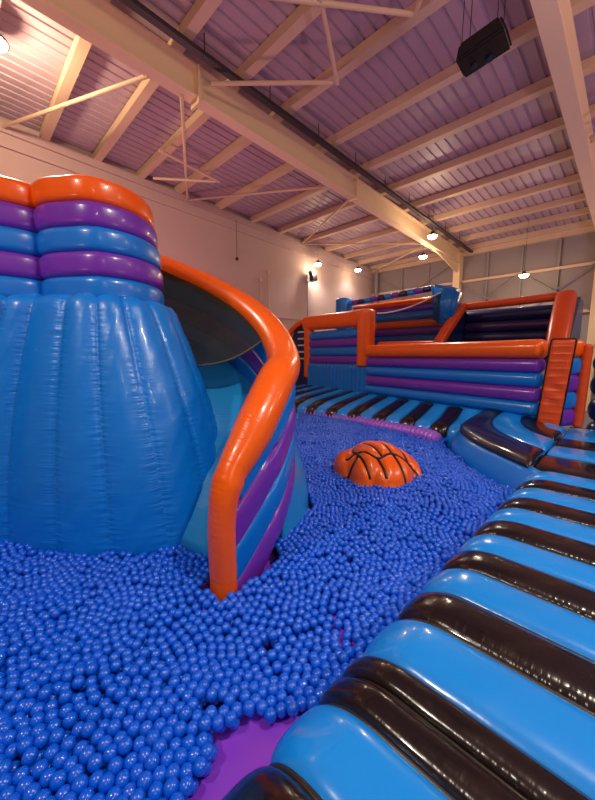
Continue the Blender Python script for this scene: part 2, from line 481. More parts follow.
t = thing('drop_sensor', 'small dark sensor hanging on a thin cord near the pale left wall', 'sensor', (8.6, 12.2, 6.3))
rod('cord', (8.6, 12.15, zr(8.6) - .4), (8.6, 12.15, 6.35), .01, DARK, t)
bm = bmesh.new(); bmesh.ops.create_uvsphere(bm, u_segments=16, v_segments=10, radius=.07)
bm.transform(Matrix.Translation((8.6, 12.15, 6.3))); me = bpy.data.meshes.new('mesh'); bm.to_mesh(me); bm.free(); link('sensor_head', me, BLKP, t)
for (x, z, lb) in ((9.96, 5.67, 'shorter'), (10.43, 6.09, 'taller')):
    t = thing('wall_conduit', 'the %s of two thin vertical conduits on the pale left wall' % lb, 'conduit', (x, YL - .04, 3))
    rod('pipe', (x, YL - .04, 1.0), (x, YL - .04, z), .022, STEEL, t)
    box('junction_box', (x - .07, YL - .08, z - .04), (x + .07, YL, z + .1), STEEL, t, bevel=.01)

# ================================================================== BALL PIT BASE
def pit_mat():
    def f(u, v):
        X = -1.6 + u * 10.6
        Y = .55 + v * 7.2
        d = Y - .55
        z = .315 - .2 * min(1, max(0, (d - .55) / 1.0)) ** 1.0
        z += .012 * math.sin(X * 2.1) * math.sin(Y * 3)
        return (X, Y, z)
    o = grid('ball_pit_mat', f, 60, 60, MATP, scaleu=10, scalev=7)
    md = o.modifiers.new('thickness', 'SOLIDIFY'); md.thickness = .1; md.offset = 1
    tag(o, 'glossy purple vinyl bed of the ball pit, bare beside the near end of the walkway', 'pit mat')
pit_mat()

# purple crimped tube at the toe of the far walkway
sweep_p = cr([(8.25, 7.9, .38), (8.22, 6.5, .4), (8.1, 5.0, .41), (7.95, 3.7, .41), (7.75, 3.1, .4)], 12)
t = thing('pit_edge_tube', 'purple crimped inflatable edge tube at the foot of the far walkway', 'edge tube', (8.1, 5.0, 0))
_o = sweep('tube', sweep_p, .17, .14, vinyl('lilac_vinyl', (158, 92, 214)), t, ns=18, ds=.025, hfun=lambda s: 1 + .28 * math.sin(s * 230), wfun=lambda d: 1 + .15 * math.sin(d * 46))

# ================================================================== INFLATABLE TOWER
UP = [(-.62, 5.9), (-.65, 5.5), (-.5, 5.1), (-.2, 4.95), (.15, 4.9), (.45, 4.85), (.70, 4.72), (.93, 4.35), (1.13, 4.18), (1.34, 4.13), (1.6, 4.17), (1.88, 4.37), (2.08, 4.7), (2.17, 5.1), (2.17, 5.5), (2.05, 5.9), (1.8, 6.15), (1.2, 6.25), (.6, 6.25), (0, 6.2)]
BP = [(-1.0, 6.1), (-1.1, 5.8), (-1.0, 5.4), (-.7, 5.15), (-.35, 5.05), (-.02, 4.95), (.26, 4.72), (.60, 4.12), (.98, 3.70), (1.42, 3.38), (1.88, 3.38), (2.27, 3.64), (2.60, 4.12), (2.7, 4.7), (2.66, 5.4), (2.4, 6.0), (2.0, 6.5), (1.2, 6.7), (.5, 6.7), (-.1, 6.6)]
NS_ = 14
def closedcr(P, n):
    m = len(P); out = []
    for i in range(m):
        p0, p1, p2, p3 = (Vector(P[(i + k) % m]) for k in (-1, 0, 1, 2))
        for k in range(n):
            t_ = k / n
            out.append(.5 * ((2 * p1) + (p2 - p0) * t_ + (2 * p0 - 5 * p1 + 4 * p2 - p3) * t_ * t_ + (3 * p1 - p0 - 3 * p2 + p3) * t_ ** 3))
    return out
tower = thing('inflatable_tower', 'tall blue inflatable tower with flared ribbed skirt and orange, purple and blue banded top', 'inflatable tower', (1.1, 5.0, 0))
def skirt():
    U = closedcr(UP, NS_); B = closedcr(BP, NS_)
    n = len(U); nv = 46
    vs = []; fs = []; uvs = []
    ztop, zb = 3.0, .22
    for j in range(nv + 1):
        v = j / nv
        th = 1 - (1 - v) ** 1.35
        for i in range(n):
            p = U[i].lerp(B[i], th)
            q = U[(i + 1) % n].lerp(B[(i + 1) % n], th) - U[i - 1].lerp(B[i - 1], th)
            nrm = Vector((q.y, -q.x)).normalized()
            fr = (i % NS_) / NS_
            bul = abs(math.sin(math.pi * fr)) ** .6
            amp = .075 * (.45 + .55 * (1 - v)) 
            topr = math.sqrt(max(0, 1 - (1 - min(v / .045, 1)) ** 2))
            botr = math.sqrt(max(0, 1 - (1 - min((1 - v) / .05, 1)) ** 2))
            # soft cross creases
            cz = .006 * math.sin(v * 55 + i * .9) * math.sin(i * .37 + v * 9)
            off = amp * bul * topr + 0.05 * botr + cz * bul - .12 * (1 - topr) + .05 * math.sin(math.pi * v)
            p = p + nrm * off
            z = ztop + (zb - ztop) * v
            z += .035 * bul * (1 - min(v / .06, 1))
            vs.append((p.x, p.y, z))
    for j in range(nv):
        for i in range(n):
            i2 = (i + 1) % n
            fs.append((j * n + i, (j + 1) * n + i, (j + 1) * n + i2, j * n + i2))
            fa = (i % NS_) / NS_; fb = fa + 1 / NS_
            base = (i // NS_)
            uvs.append([(base * 7 + j / nv * 3, fa / 2), (base * 7 + (j + 1) / nv * 3, fa / 2), (base * 7 + (j + 1) / nv * 3, fb / 2), (base * 7 + j / nv * 3, fb / 2)])
    fs.append(tuple(range(n))); uvs.append([(0, 0)] * n)
    return link('skirt', mesh_from(vs, fs, uvs), BLUE_S, tower)
skirt()
# banded parapet: right lobe and left lobe
def inset(P, d):
    out = []
    P = [Vector((p[0], p[1], 0)) for p in P]
    P = cr(P, 8)
    for i, p in enumerate(P):
        q = (P[min(i + 1, len(P) - 1)] - P[max(i - 1, 0)])
        nrm = Vector((q.y, -q.x, 0)).normalized()
        out.append(p - nrm * d)
    return out
rl = inset([(1.02, 5.15), (.78, 4.92), (.80, 4.62), (.97, 4.36), (1.13, 4.18), (1.34, 4.13), (1.6, 4.17), (1.88, 4.37), (2.08, 4.7), (2.17, 5.1), (2.17, 5.5), (2.05, 5.9), (1.8, 6.15), (1.2, 6.25)], .17)
ll = inset([(1.0, 6.28), (.5, 6.28), (-.1, 6.25), (-.62, 5.9), (-.72, 5.5), (-.5, 5.1), (-.2, 4.95), (.15, 4.9), (.45, 4.86), (.75, 4.86), (.95, 5.02)], .17)
rl_bot = rl
zb = 2.93
for k, m in enumerate((BLUE, PURPLE, BLUE, PURPLE, ORANGE)):
    zc = zb + .256 * k + .135
    shr = (.0, .0, .015, .04, .07)[k]
    for P in (rl, ll):
        grow = .0
        sweep('band', [Vector((p.x + (.8 - p.x) * shr, p.y + (5.3 - p.y) * shr, zc)) for p in P], .19, .14, m, tower, n=4.0, ns=36, ds=.06, phase=HALF, cap=.1)

# ================================================================== SPIRAL SLIDE
CX, CY = 1.3, 4.57
TT = [(-86, 1.22), (-82, 1.42), (-77, 1.66), (-69.6, 1.90), (-58.6, 2.16), (-45, 2.32), (-32.5, 2.48), (-20, 2.74), (2.5, 3.21), (26.5, 3.65), (48, 3.98), (75, 4.3), (100, 4.4)]
def ztop(th):
    for (a, za), (b, zb_) in zip(TT, TT[1:]):
        if th <= b: return za + (zb_ - za) * (th - a) / (b - a)
    return TT[-1][1]
def polar(r, th, z): return Vector((CX + r * math.cos(R(th)), CY + r * math.sin(R(th)), z))
slide = thing('spiral_slide', 'spiral inflatable slide wrapping the tower, its curving side wall topped with a fat orange tube', 'inflatable slide', (CX, CY, 0))
RW = 2.14
T0, T1 = -84, 100
def zlow(th): return max(.18, ztop(th) - 1.38)
for k, m in enumerate((PURPLE, BLUE, PURPLE, BLUE)):
    path = []
    for th in np.arange(-81.5 if k == 3 else -84.6, T1, 2.5):
        zt = (ztop(th) if th > -68 else 1.22 + (th + 87.5) * .0375) - (.16 if th < -68 else .22)
        h = .335
        lo = zt - 4 * h
        path.append(polar(RW, th, lo + h * (k + .5)))
    hf = lambda s, k=k: 1
    # bands keep even height; near the run-out they narrow where the wall meets the balls
    sweep('side_band', path, .15, .165, m, slide, n=3.2, ns=28, ds=.07, phase=HALF, cap=.02, wfun=lambda d: .42 + .58 * min(1, d / .7))
# fat orange top tube, drooping over the end as an upright post
pts = [polar(RW, -84.5, .12), polar(RW, -84.6, .5), polar(RW, -84.5, .9), polar(RW, -82.5, 1.24), polar(RW, -75, 1.56), polar(RW, -68, 1.82)]
tube = cr(pts + [polar(RW, th, ztop(th) - .08) for th in range(-59, T1, 8)], 8)
def tube_sweep():
    rs, L = resample(tube, .06, .1)
    ns = 28; vs = []; fs = []; uvs = []
    P = [p for p, s in rs]; N = len(P)
    for i, (p, s) in enumerate(rs):
        t_ = (P[min(i + 1, N - 1)] - P[max(i - 1, 0)]).normalized()
        rad = Vector((p.x - CX, p.y - CY, 0)).normalized()
        sd = (rad - t_ * rad.dot(t_)).normalized(); up = sd.cross(t_).normalized()
        k = min(1, max(0, (s - .85) / .95)); k = k * k * (3 - 2 * k)
        r = .112 + .083 * k + .012 * min(1, max(0, s - 1.8))
        e = min(s, L - s); r *= math.sqrt(max(.001, 1 - (1 - min(e / .1, 1)) ** 2))
        r *= 1 + .012 * math.sin(s * 40) * (1 if s < 1.2 else .2)
        for q in range(ns):
            a = 2 * math.pi * q / ns + HALF
            vs.append(p + sd * r * math.cos(a) * (1.2 if s < 1.2 else 1.0) + up * r * math.sin(a))
    for i in range(N - 1):
        for q in range(ns):
            q2 = (q + 1) % ns
            fs.append((i * ns + q, i * ns + q2, (i + 1) * ns + q2, (i + 1) * ns + q))
            u0, u1 = rs[i][1], rs[i + 1][1]
            uvs.append(((u0, q / ns), (u0, (q + 1) / ns), (u1, (q + 1) / ns), (u1, q / ns)))
    fs.append(tuple(range(ns - 1, -1, -1))); uvs.append([(0, 0)] * ns)
    fs.append(tuple((N - 1) * ns + k for k in range(ns))); uvs.append([(0, 0)] * ns)
    link('top_tube', mesh_from(vs, fs, uvs), ORANGE, slide)
tube_sweep()
# lane
def lane(u, v):
    th = -80 + u * 167
    r = 1.0 + v * 1.1
    z = max(.20, ztop(th) - 1.15 - .05)
    z += .05 * (2 * v - 1) ** 2
    return polar(r, th, z)
grid('slide_lane', lane, 80, 10, LANE, slide, thick=.06, scaleu=8, scalev=.25)
# outer base flare, light blue
def flare(u, v):
    th = -62 + u * 160
    zt = max(.3, ztop(th) - 1.36 + .1)
    g = min(1, u * 5) 
    r = RW + .1 + (.3 * g) * (math.sin(v * math.pi * .5)) ** .8
    return polar(r, th, zt + (.1 - zt) * v)
grid('base_flare', flare, 60, 12, LANE, slide, thick=.04, scaleu=10, scalev=.25)
# net canopy between the tower and the slide wall
def netf(u, v):
    th = -24 + u * 114
    ro = RW - .12
    zo = ztop(th) - .05
    zi = 2.25 + (th + 20) / 110 * 1.2
    ri = 1.05 - .12 * u
    z = zi + (zo - zi) * v - .1 * math.sin(math.pi * v)
    return polar(ri + (ro - ri) * v, th, z)
canopy = grid('net_canopy', netf, 40, 12, NET, slide, scaleu=6)
pts = [netf(0, v / 12) for v in range(13)]
sweep('net_hem', pts, .015, .015, mat('net_hem_webbing', (70, 66, 54), .6), canopy, side=(0, 0, 1), ns=8, ds=.08, cap=.01)

# ================================================================== NEAR AND RIGHT WALKWAY
def walk_path(x, d, h=.125, yb=-4.4, ye=1.02):
    """centre line of a stripe: level, then rolling over the pit edge; d = offset outward from the centre line"""
    zt = .80 - .01 * min(x, 5)
    zc = zt - h
    if x > 5.85:
        return [Vector((x, yb + (.96 - yb) * q / 20, zc + d)) for q in range(21)]
    A, B = .24, .15
    ys = ye - h - A
    out = [Vector((x, yb + (ys - yb) * q / 20, zc + d)) for q in range(20)]
    for q in range(25):
        t_ = q / 24 * math.pi / 2
        n_ = Vector((0, B * math.sin(t_), A * math.cos(t_))).normalized()
        out.append(Vector((x, ys + A * math.sin(t_), zc - B + B * math.cos(t_))) + n_ * d)
    for q in range(1, 8):
        out.append(Vector((x, ye - h + d, zc - B - (zc - B - .12) * q / 7)))
    return out
def walk_stripe(parent, x0, x1, m):
    xc = (x0 + x1) / 2; a = (x1 - x0) / 2
    return sweep('stripe', walk_path(xc, 0), a + .012, .125, m, parent, side=(1, 0, 0), n=2.8, ns=36, ds=.03, cap=.05)
def piping(parent, x):
    return sweep('seam_piping', walk_path(x, .072), .014, .014, PIPING, parent, side=(1, 0, 0), ns=8, ds=.04, cap=.01)
w1 = thing('inflatable_walkway', 'nearest section of the black and blue striped inflatable walkway, at the bottom of the photo', 'inflatable walkway', (.4, -1.5, 0))
w2 = thing('inflatable_walkway', 'long middle section of the striped walkway running along the right side of the ball pit', 'inflatable walkway', (3.5, -1.5, 0))
b1 = [(-1.2, -.8, BLACK), (-.8, -.35, SKY), (-.35, .05, BLACK), (.05, .41, SKY), (.41, .78, BLACK), (.78, 1.13, SKY), (1.13, 1.305, BLACK)]
b2 = [(1.315, 1.48, BLACK), (1.48, 1.89, SKY), (1.89, 2.24, BLACK), (2.24, 2.62, SKY), (2.62, 2.97, BLACK), (2.97, 3.34, SKY), (3.34, 3.74, BLACK), (3.74, 4.13, SKY), (4.13, 4.53, BLACK), (4.53, 4.95, SKY),
      (4.95, 5.36, BLACK), (5.36, 5.8, SKY), (5.8, 6.75, BLACK), (6.75, 7.6, SKY), (7.6, 8.35, BLACK), (8.35, 9.85, SKY)]
for par, L in ((w1, b1), (w2, b2)):
    for (a, b, m) in L:
        walk_stripe(par, a, b, m)
        piping(par, b)
    piping(par, L[0][0])
    box('base', (L[0][0] + .02, -4.3, .0), (L[-1][1] - .02, .45, .56), BLUE, par, bevel=.05)

# ------------------------------------------------------------------ corner section
w3 = thing('inflatable_walkway', 'curved corner section of the striped walkway where it turns in front of the orange pad', 'inflatable walkway', (7.6, 1.6, 0))
C0 = [(5.80, .97, .75), (6.12, 1.32, .75), (6.58, 1.82, .75), (7.05, 2.24, .76), (7.6, 2.55, .78), (8.3, 2.62, .85), (9.4, 2.50, 1.0)]
C1 = [(6.75, .97, .75), (7.0, 1.30, .76), (7.35, 1.62, .77), (7.75, 1.92, .79), (8.2, 2.13, .83), (8.75, 2.18, .9), (9.45, 2.12, 1.0)]
C2 = [(7.6, .97, .77), (7.78, 1.18, .78), (8.0, 1.38, .79), (8.25, 1.55, .81), (8.55, 1.68, .85), (8.9, 1.74, .91), (9.4, 1.74, .97)]
C3 = [(8.35, .97, .8), (8.42, 1.08, .8), (8.55, 1.18, .8), (8.68, 1.26, .82), (8.8, 1.33, .85), (8.95, 1.38, .88), (9.2, 1.4, .92)]
C4 = [(8.8, .97, .8)] * 2 + [(8.85, 1.0, .8)] * 2 + [(8.95, 1.05, .8), (9.05, 1.1, .85), (9.2, 1.1, .9)]
def corner_band(A, B, m):
    A = cr(A, 8); B = cr(B, 8); n = len(A) - 1
    def f(u, v):
        a = A[min(n, int(round(u * n)))]; b = B[min(n, int(round(u * n)))]
        t_ = (1 - math.cos(v * math.pi)) / 2
        p = a.lerp(b, t_)
        e = min(u, 1 - u); ef = math.sqrt(max(0, 1 - (1 - min(e / .03, 1)) ** 2))
        p.z += -.05 + .085 * math.sin(v * math.pi) ** .6 * (.3 + .7 * ef)
        return p
    return grid('stripe', f, n, 14, m, w3, scaleu=4, scalev=.5)
for A, B, m in ((C0, C1, BLACK), (C1, C2, SKY), (C2, C3, BLACK), (C3, C4, SKY)):
    o = corner_band(A, B, m)
    md = o.modifiers.new('thickness', 'SOLIDIFY'); md.thickness = .12; md.offset = 0
A = cr([(5.62, .76, .73)] + C0, 8)
def cside(u, v):
    n = len(A) - 1; i = min(n, int(round(u * n)))
    p = A[i].copy(); q = A[min(n, i + 1)] - A[max(0, i - 1)]
    nrm = Vector((-q.y, q.x, 0)).normalized()
    z0 = p.z - .03
    p += nrm * (.17 * math.sin(v * math.pi) ** .7 + .1 * v - .02)
    p.z = z0 + (.05 - z0) * v
    return p
o = grid('pit_side', cside, len(A) - 1, 16, BLUE, w3, thick=.03, scaleu=4, scalev=.5)
prism('base', [(5.95, 1.0), (6.2, 1.3), (6.7, 1.8), (7.2, 2.2), (7.7, 2.45), (9.3, 2.4), (9.0, 1.0)], 0.02, .62, BLUE, w3)
sweep('seam_piping', cr([(5.78, .955, .72), (7.3, .955, .74), (8.8, .955, .79)], 6), .016, .016, PIPING, w3, ns=8, ds=.2, cap=.01)

# ------------------------------------------------------------------ far section: ramps up to the barrier
w4 = thing('inflatable_walkway', 'far section of the striped walkway, between the ball pit and the banded barrier', 'inflatable walkway', (8.9, 5.5, 0))
def far_stripe(yc, wd, m):
    bx = (8.8 + .245 * (yc - 1.42)) if yc < 6.8 else (10.2 + .22 * (yc - 6.7))
    h = .13
    path = cr([(8.22, yc, .1), (8.2, yc, .42), (8.26, yc, .56), (8.42, yc, .61), (8.8, yc, .72), (bx, yc, 1.05 - h)], 6)
    return sweep('stripe', path, wd / 2 + .01, h, m, w4, side=(0, 1, 0), n=2.4, ns=20, ds=.08, cap=.08)
y = 2.87; k = 0
while y < 10.6:
    far_stripe(y, .425, SKY if k % 2 == 0 else BLACK)
    y += .425; k += 1
prism('base', [(8.35, 2.75), (9.1, 2.75), (10.9, 10.7), (8.35, 10.7)], .0, [.5, .85, .85, .5], BLUE, w4)

# ================================================================== BARRIER WALL (low, banded)
bar = thing('inflatable_barrier', 'low barrier of purple and blue bands under a fat orange tube', 'inflatable wall', (9.6, 4.1, .9))
E0 = Vector((8.98, 1.42, 0)); E1 = Vector((10.28, 6.72, 0))
def wall_band(par, a, b, z0, z1, m, th=.2, name='band', zs=(0, 0), nn=2.4, cap=.1):
    p0 = Vector((a[0], a[1], (z0 + z1) / 2 + zs[0])); p1 = Vector((b[0], b[1], (z0 + z1) / 2 + zs[1]))
    return sweep(name, [p0, p0.lerp(p1, .5), p1], th, (z1 - z0) / 2 + .012, m, par, n=nn, ns=22, ds=.12, phase=HALF, cap=cap)
hs = [1.0, 1.31, 1.64, 1.96, 2.27, 2.68]
for k, m in enumerate((BLUE, PURPLE, BLUE, PURPLE, ORANGE)):
    wall_band(bar, E0, E1, hs[k], hs[k + 1], m, th=.2 if k < 4 else .24)
wall_band(bar, E0, E1, .72, 1.0, BLUE, th=.19)
# end pad with black outline
pad = thing('padded_post', 'tall orange pad outlined in black at the right end of the low barrier', 'pad', (8.85, 1.25, .8))
def padf():
    # upright cushion 0.42 wide facing the pit, slightly rumpled
    c = Vector((8.84, 1.24, 0)); d = Vector((.05, -.96, 0)).normalized() ; nrm = Vector((-1, -.1, 0)).normalized()
    W, z0, z1 = .4, .84, 2.67
    def f(u, v):
        s = (u - .5) * W; z = z0 + (z1 - z0) * v
        e = min(u, 1 - u, .5); ev = min(v, 1 - v)
        bl = math.sqrt(max(0, 1 - (1 - min(e / .2, 1)) ** 2)) * math.sqrt(max(0, 1 - (1 - min(ev / .04, 1)) ** 2))
        rump = .012 * math.sin(v * 34 + u * 4) * math.exp(-((v - .4) / .2) ** 2)
        return c + d * (s + .13 * v) + nrm * (.0 + .07 * bl + rump * bl) + Vector((0, 0, z))
    cush = grid('cushion', f, 14, 60, ORANGE_D, pad, thick=.03, scaleu=.3, scalev=6)
    cs = [c + d * (su * W / 2 + (.13 if zz == z1 else 0)) + nrm * .03 + Vector((0, 0, zz)) for su, zz in ((-1, z0), (-1, z1), (1, z1), (1, z0), (-1, z0))]
    for a, b in zip(cs, cs[1:]):
        sweep('black_edging', [a, a.lerp(b, .5), b], .022, .022, BLK, cush, side=nrm, ns=8, ds=.1, cap=.02)
padf()
# crumpled return and slim orange post right of the pad
ret = thing('inflatable_return_wall', 'crumpled narrow blue and purple banded piece between the orange pad and slim orange post', 'inflatable wall', (9.2, .95, .75))
for k, m in enumerate((PURPLE, BLUE, PURPLE, BLUE, ORANGE)):
    wall_band(ret, (9.06, 1.12), (9.5, .90), .82 + .37 * k, .82 + .37 * (k + 1), m, th=.12, cap=.05)
post = thing('slim_post', 'slim upright orange inflatable post at the right edge beyond the black outlined pad', 'inflatable post', (9.42, .8, .75))
sweep('tube', cr([(9.4, .80, .78), (9.42, .79, 1.6), (9.46, .775, 2.58)], 6), .1, .1, ORANGE_D, post, side=(0, 1, 0), ns=18, ds=.05, cap=.06, hfun=lambda s: 1 + .05 * math.sin(s * 60))
# dark blue inflatable at the far right edge
rb = thing('inflatable_obstacle', 'dark blue inflatable with purple rounded top cut by the right edge of the photo', 'inflatable obstacle', (10.3, -.3, 0))
for k, (m, z0, z1) in enumerate(((NAVY, .3, .85), (NAVY, .85, 1.4), (NAVY, 1.4, 1.95), (NAVY, 1.95, 2.4), (PURPLE, 2.4, 2.75))):
    wall_band(rb, (10.2, .72), (10.3, -3.4), z0, z1, m, th=.35, cap=.2)

# ================================================================== TALL WALL LEFT OF BARRIER
tall = thing('inflatable_wall', 'tall orange framed wall with purple and blue bands over a plain quilted blue foot', 'inflatable wall', (10.9, 9.0, .9))
A0 = Vector((10.62, 7.25, 0)); A1 = Vector((11.25, 10.45, 0))
hs = [1.98, 2.32, 2.66, 3.0, 3.34]
for k, m in enumerate((PURPLE, BLUE, PURPLE, BLUE)):
    wall_band(tall, A0, A1, hs[k], hs[k + 1], m, th=.16)
wall_band(tall, (10.5, 6.95), (11.3, 10.8), 3.36, 3.96, ORANGE, th=.24, name='top_beam', zs=(.02, .08))
def upright(par, p, z0, z1, r, m, name='post'):
    return sweep(name, [Vector((p[0], p[1], z0)), Vector((p[0], p[1], (z0 + z1) / 2)), Vector((p[0], p[1], z1))], r, r * 1.0, m, par, side=(0, 1, 0), n=2.6, ns=20, ds=.1, cap=.1)
upright(tall, (10.45, 6.98), 1.9, 3.98, .29, ORANGE)
upright(tall, (11.25, 10.5), 1.3, 3.75, .22, ORANGE)
def quilt(u, v):
    p = A1.lerp(Vector((10.42, 6.7, 0)), u)
    fr = (u * 17) % 1
    b = .07 * abs(math.sin(math.pi * fr)) ** .6 * math.sqrt(max(0, 1 - (1 - min(v, 1 - v, .08) / .08) ** 2))
    return (p.x - .13 - b, p.y, .8 + v * 1.2)
grid('quilted_foot', quilt, 170, 12, BLUE, tall, thick=.02, scaleu=17)
# outer curved end with pale rungs
left = thing('inflatable_gateway', 'dark blue inflatable end with pale rungs and orange arched edge, left of the tall wall', 'inflatable gate', (11.2, 11.3, .5))
sweep('arched_edge', cr([(11.25, 10.7, 3.85), (11.25, 11.2, 3.75), (11.2, 11.65, 3.4), (11.15, 11.9, 2.7), (11.1, 12.0, 1.8)], 8), .13, .13, ORANGE, left, side=(1, 0, 0), ns=16, ds=.1)
def lf(u, v):
    y = 10.6 + u * 1.35
    zt = 3.75 - 1.4 * max(0, (u - .35) / .65) ** 2
    return (11.35, y, .6 + (zt - .6) * v)
grid('dark_panel', lf, 12, 14, NAVY, left, thick=.12)
for z in (3.38, 3.08, 2.78, 2.48, 2.18):
    sweep('rung', [(11.22, 10.7, z), (11.22, 10.95, z), (11.22, 11.2, z)], .04, .04, WHITE, left, side=(1, 0, 0), ns=10, ds=.08)

# ================================================================== NETTED BOX BEHIND
netb = thing('netted_enclosure', 'net sided enclosure with coloured bands and checked top rail behind the tall wall', 'inflatable enclosure', (12, 6.6, 0))
for k, (m, z0, z1) in enumerate(((BLUE, 1.6, 2.5), (ORANGE, 2.5, 2.78), (BLUE, 2.78, 3.12), (PURPLE, 3.12, 3.42), (ORANGE, 3.42, 3.72), (BLUE, 3.72, 4.05), (PURPLE, 4.05, 4.28), (ORANGE, 4.28, 4.52))):
    wall_band(netb, (12.9, 4.95), (12.9, 9.6), z0, z1, m, th=.15)
wall_band(netb, (11.55, 4.85), (11.0, 6.85), 2.6, 2.82, ORANGE, th=.12, name='lower_rail')
def nf(u, v):
    a = Vector((11.0, 6.9, 0)).lerp(Vector((11.75, 4.9, 0)), u)
    zt = 3.85 + .6 * u ** 1.3 - .1 * math.sin(math.pi * u)
    return (a.x, a.y, 2.8 + (zt - 2.8) * v)
netp = grid('net_panel', nf, 14, 8, NET2, netb)
sweep('net_cord', [nf(u / 14, 1) for u in range(15)], .025, .025, WHITE, netp, side=(1, 0, 0), ns=8, ds=.1, cap=.02)
# checked top rail
ra = Vector((12.0, 9.0, 4.5)); rb_ = Vector((12.0, 5.3, 4.66))
for k in range(12):
    a = ra.lerp(rb_, k / 12); b = ra.lerp(rb_, (k + 1) / 12)
    sweep('rail_segment', [a, a.lerp(b, .5), b], .15, .1, (SKY, PURPLE, NAVY)[k % 3], netb, side=(1, 0, 0), n=2.6, ns=14, ds=.1, cap=.03)
upright(netb, (12.0, 9.15), 1.0, 4.78, .34, BLUE, 'end_post')
# corner block
bm = bmesh.new(); bmesh.ops.create_cube(bm, size=1)
for v in bm.verts: v.co = Vector((v.co.x * .7, v.co.y * .85, v.co.z * 1.35))
for v in bm.verts:
    if v.co.z > 0 and v.co.y < 0: v.co.z += -.25
    if v.co.z < 0: v.co.y *= .75
bmesh.ops.bevel(bm, geom=bm.edges[:], offset=.1, segments=4, affect='EDGES')
bm.transform(Matrix.Translation((12.1, 4.85, 4.12))); me = bpy.data.meshes.new('mesh'); bm.to_mesh(me); bm.free()
link('corner_block', me, BLUE, netb)

# ================================================================== ORANGE FRAMED SLIDE MOUTH
sm = thing('framed_slide', 'dark blue inflatable slide mouth in a leaning orange frame behind the low barrier', 'inflatable slide', (12, 3, 0))
def leaning(yb, yt, r, m, name):
    sweep(name, cr([(10.9, yb, 2.35), (11.6, (yb + yt) / 2, 3.15), (12.6, yt, 4.08)], 6), r, r, m, sm, side=(0, 1, 0), n=2.8, ns=18, ds=.1)
leaning(4.75, 4.45, .16, ORANGE_D, 'side_tube'); leaning(1.52, 1.62, .25, ORANGE_D, 'side_tube')
sweep('top_tube', cr([(12.65, 4.6, 4.0), (12.65, 3.0, 4.02), (12.65, 1.45, 4.06)], 6), .18, .12, ORANGE_D, sm, side=(1, 0, 0), n=2.6, ns=18, ds=.1)
for k, (m, z0, z1) in enumerate(((NAVY, 1.9, 2.35), (vinyl('dark_purple_vinyl', (48, 26, 92)), 2.35, 2.75), (NAVY, 2.75, 3.15), (bpy.data.materials['dark_purple_vinyl'], 3.15, 3.5), (NAVY, 3.5, 3.9))):
    wall_band(sm, (13.3, 1.5), (13.3, 4.6), z0, z1, m, th=.2)
def sidep(y, m):
    vs = [(10.9, y, .9), (13.4, y, .9), (13.4, y, 3.9), (12.6, y, 3.98), (10.9, y, 2.25)]
    vs2 = [(a, b + .12, c) for a, b, c in vs]
    n = 5
    fs = [tuple(range(n)), tuple(range(2 * n - 1, n - 1, -1))] + [(i, n + i, n + (i + 1) % n, (i + 1) % n) for i in range(n)]
    link('side_panel', mesh_from(vs + vs2, fs), m, sm, smooth=False)
sidep(4.55, NAVY); sidep(1.3, mat('grey_blue_vinyl', (74, 96, 128), .3, coat=.3))

# ================================================================== BASKETBALL OBSTACLE
bk = thing('basketball_mound', 'squashed orange inflatable basketball with black seams half sunk in the blue balls', 'inflatable ball', (5.42, 3.3, 0))
ax = Vector((1, -1, 0)).normalized(); ay = Vector((1, 1, 0)).normalized(); BC = Vector((5.12, 3.15, .30))
SE = [[(-.62, .12), (-.35, .02), (-.1, -.1), (.18, .0), (.42, -.02), (.62, -.04)],
      [(-.2, .42), (-.08, .2), (.0, -.06)], [(.05, .52), (.17, .25), (.22, 0), (.3, -.25), (.36, -.5)],
      [(.42, .4), (.5, .15), (.5, -.04)], [(-.1, -.1), (-.04, -.3), (0, -.5)], [(-.42, .0), (-.36, -.2), (-.28, -.46)],
      [(-.72, -.08), (-.55, -.1), (-.42, .0), (-.45, .2), (-.38, .42)], [(.62, -.04), (.7, -.15), (.72, -.3)]]
SEP = [cr([(a, -.36 + (b + .1) * (1.05 if b > -.1 else .55), 0) for a, b in L], 6) for L in SE]
segs = [(p, q) for L in SEP for p, q in zip(L, L[1:])]
def dseg(x, y):
    d = 9
    P = Vector((x, y, 0))
    for p, q in segs:
        v = q - p; t_ = max(0, min(1, (P - p).dot(v) / v.length_squared)); d = min(d, (P - p - v * t_).length)
    return d
def bh(x, y):
    big = max(0, 1 - ((x - .05) / .66) ** 2 - (y / .62) ** 2) ** .5 * .5
    l = max(0, 1 - ((x + .55) / .27) ** 2 - ((y - .02) / .4) ** 2) ** .5 * .32
    r = max(0, 1 - ((x - .64) / .2) ** 2 - ((y - .02) / .4) ** 2) ** .5 * .27
    l2 = max(0, 1 - ((x + .32) / .3) ** 2 - ((y + .28) / .3) ** 2) ** .5 * .42
    h = (big ** 4 + l ** 4 + r ** 4 + l2 ** 4) ** .25
    return h
def bh2(x, y):
    h = bh(x, y); d = dseg(x, y)
    return h - .055 * math.exp(-(d / .045) ** 2) * min(1, h / .1)
def bf(u, v):
    x = -.9 + 1.85 * u; y = -.7 + 1.4 * v
    h = bh2(x, y)
    return BC + ax * x * .9 + ay * (y * 1.35) + Vector((0, 0, h - (.12 if h <= 0 else 0)))
shell = grid('quilted_shell', bf, 110, 90, HOOP, bk, scaleu=2, scalev=2, thick=.01)
for L in SEP:
    pts = [BC + ax * p.x * .9 + ay * (p.y * 1.35) + Vector((0, 0, bh2(p.x, p.y) + .018)) for p in L]
    sweep('black_seam', pts, .022, .02, BLK, shell, side=(0, 0, 1), ns=8, ds=.04, cap=.01)

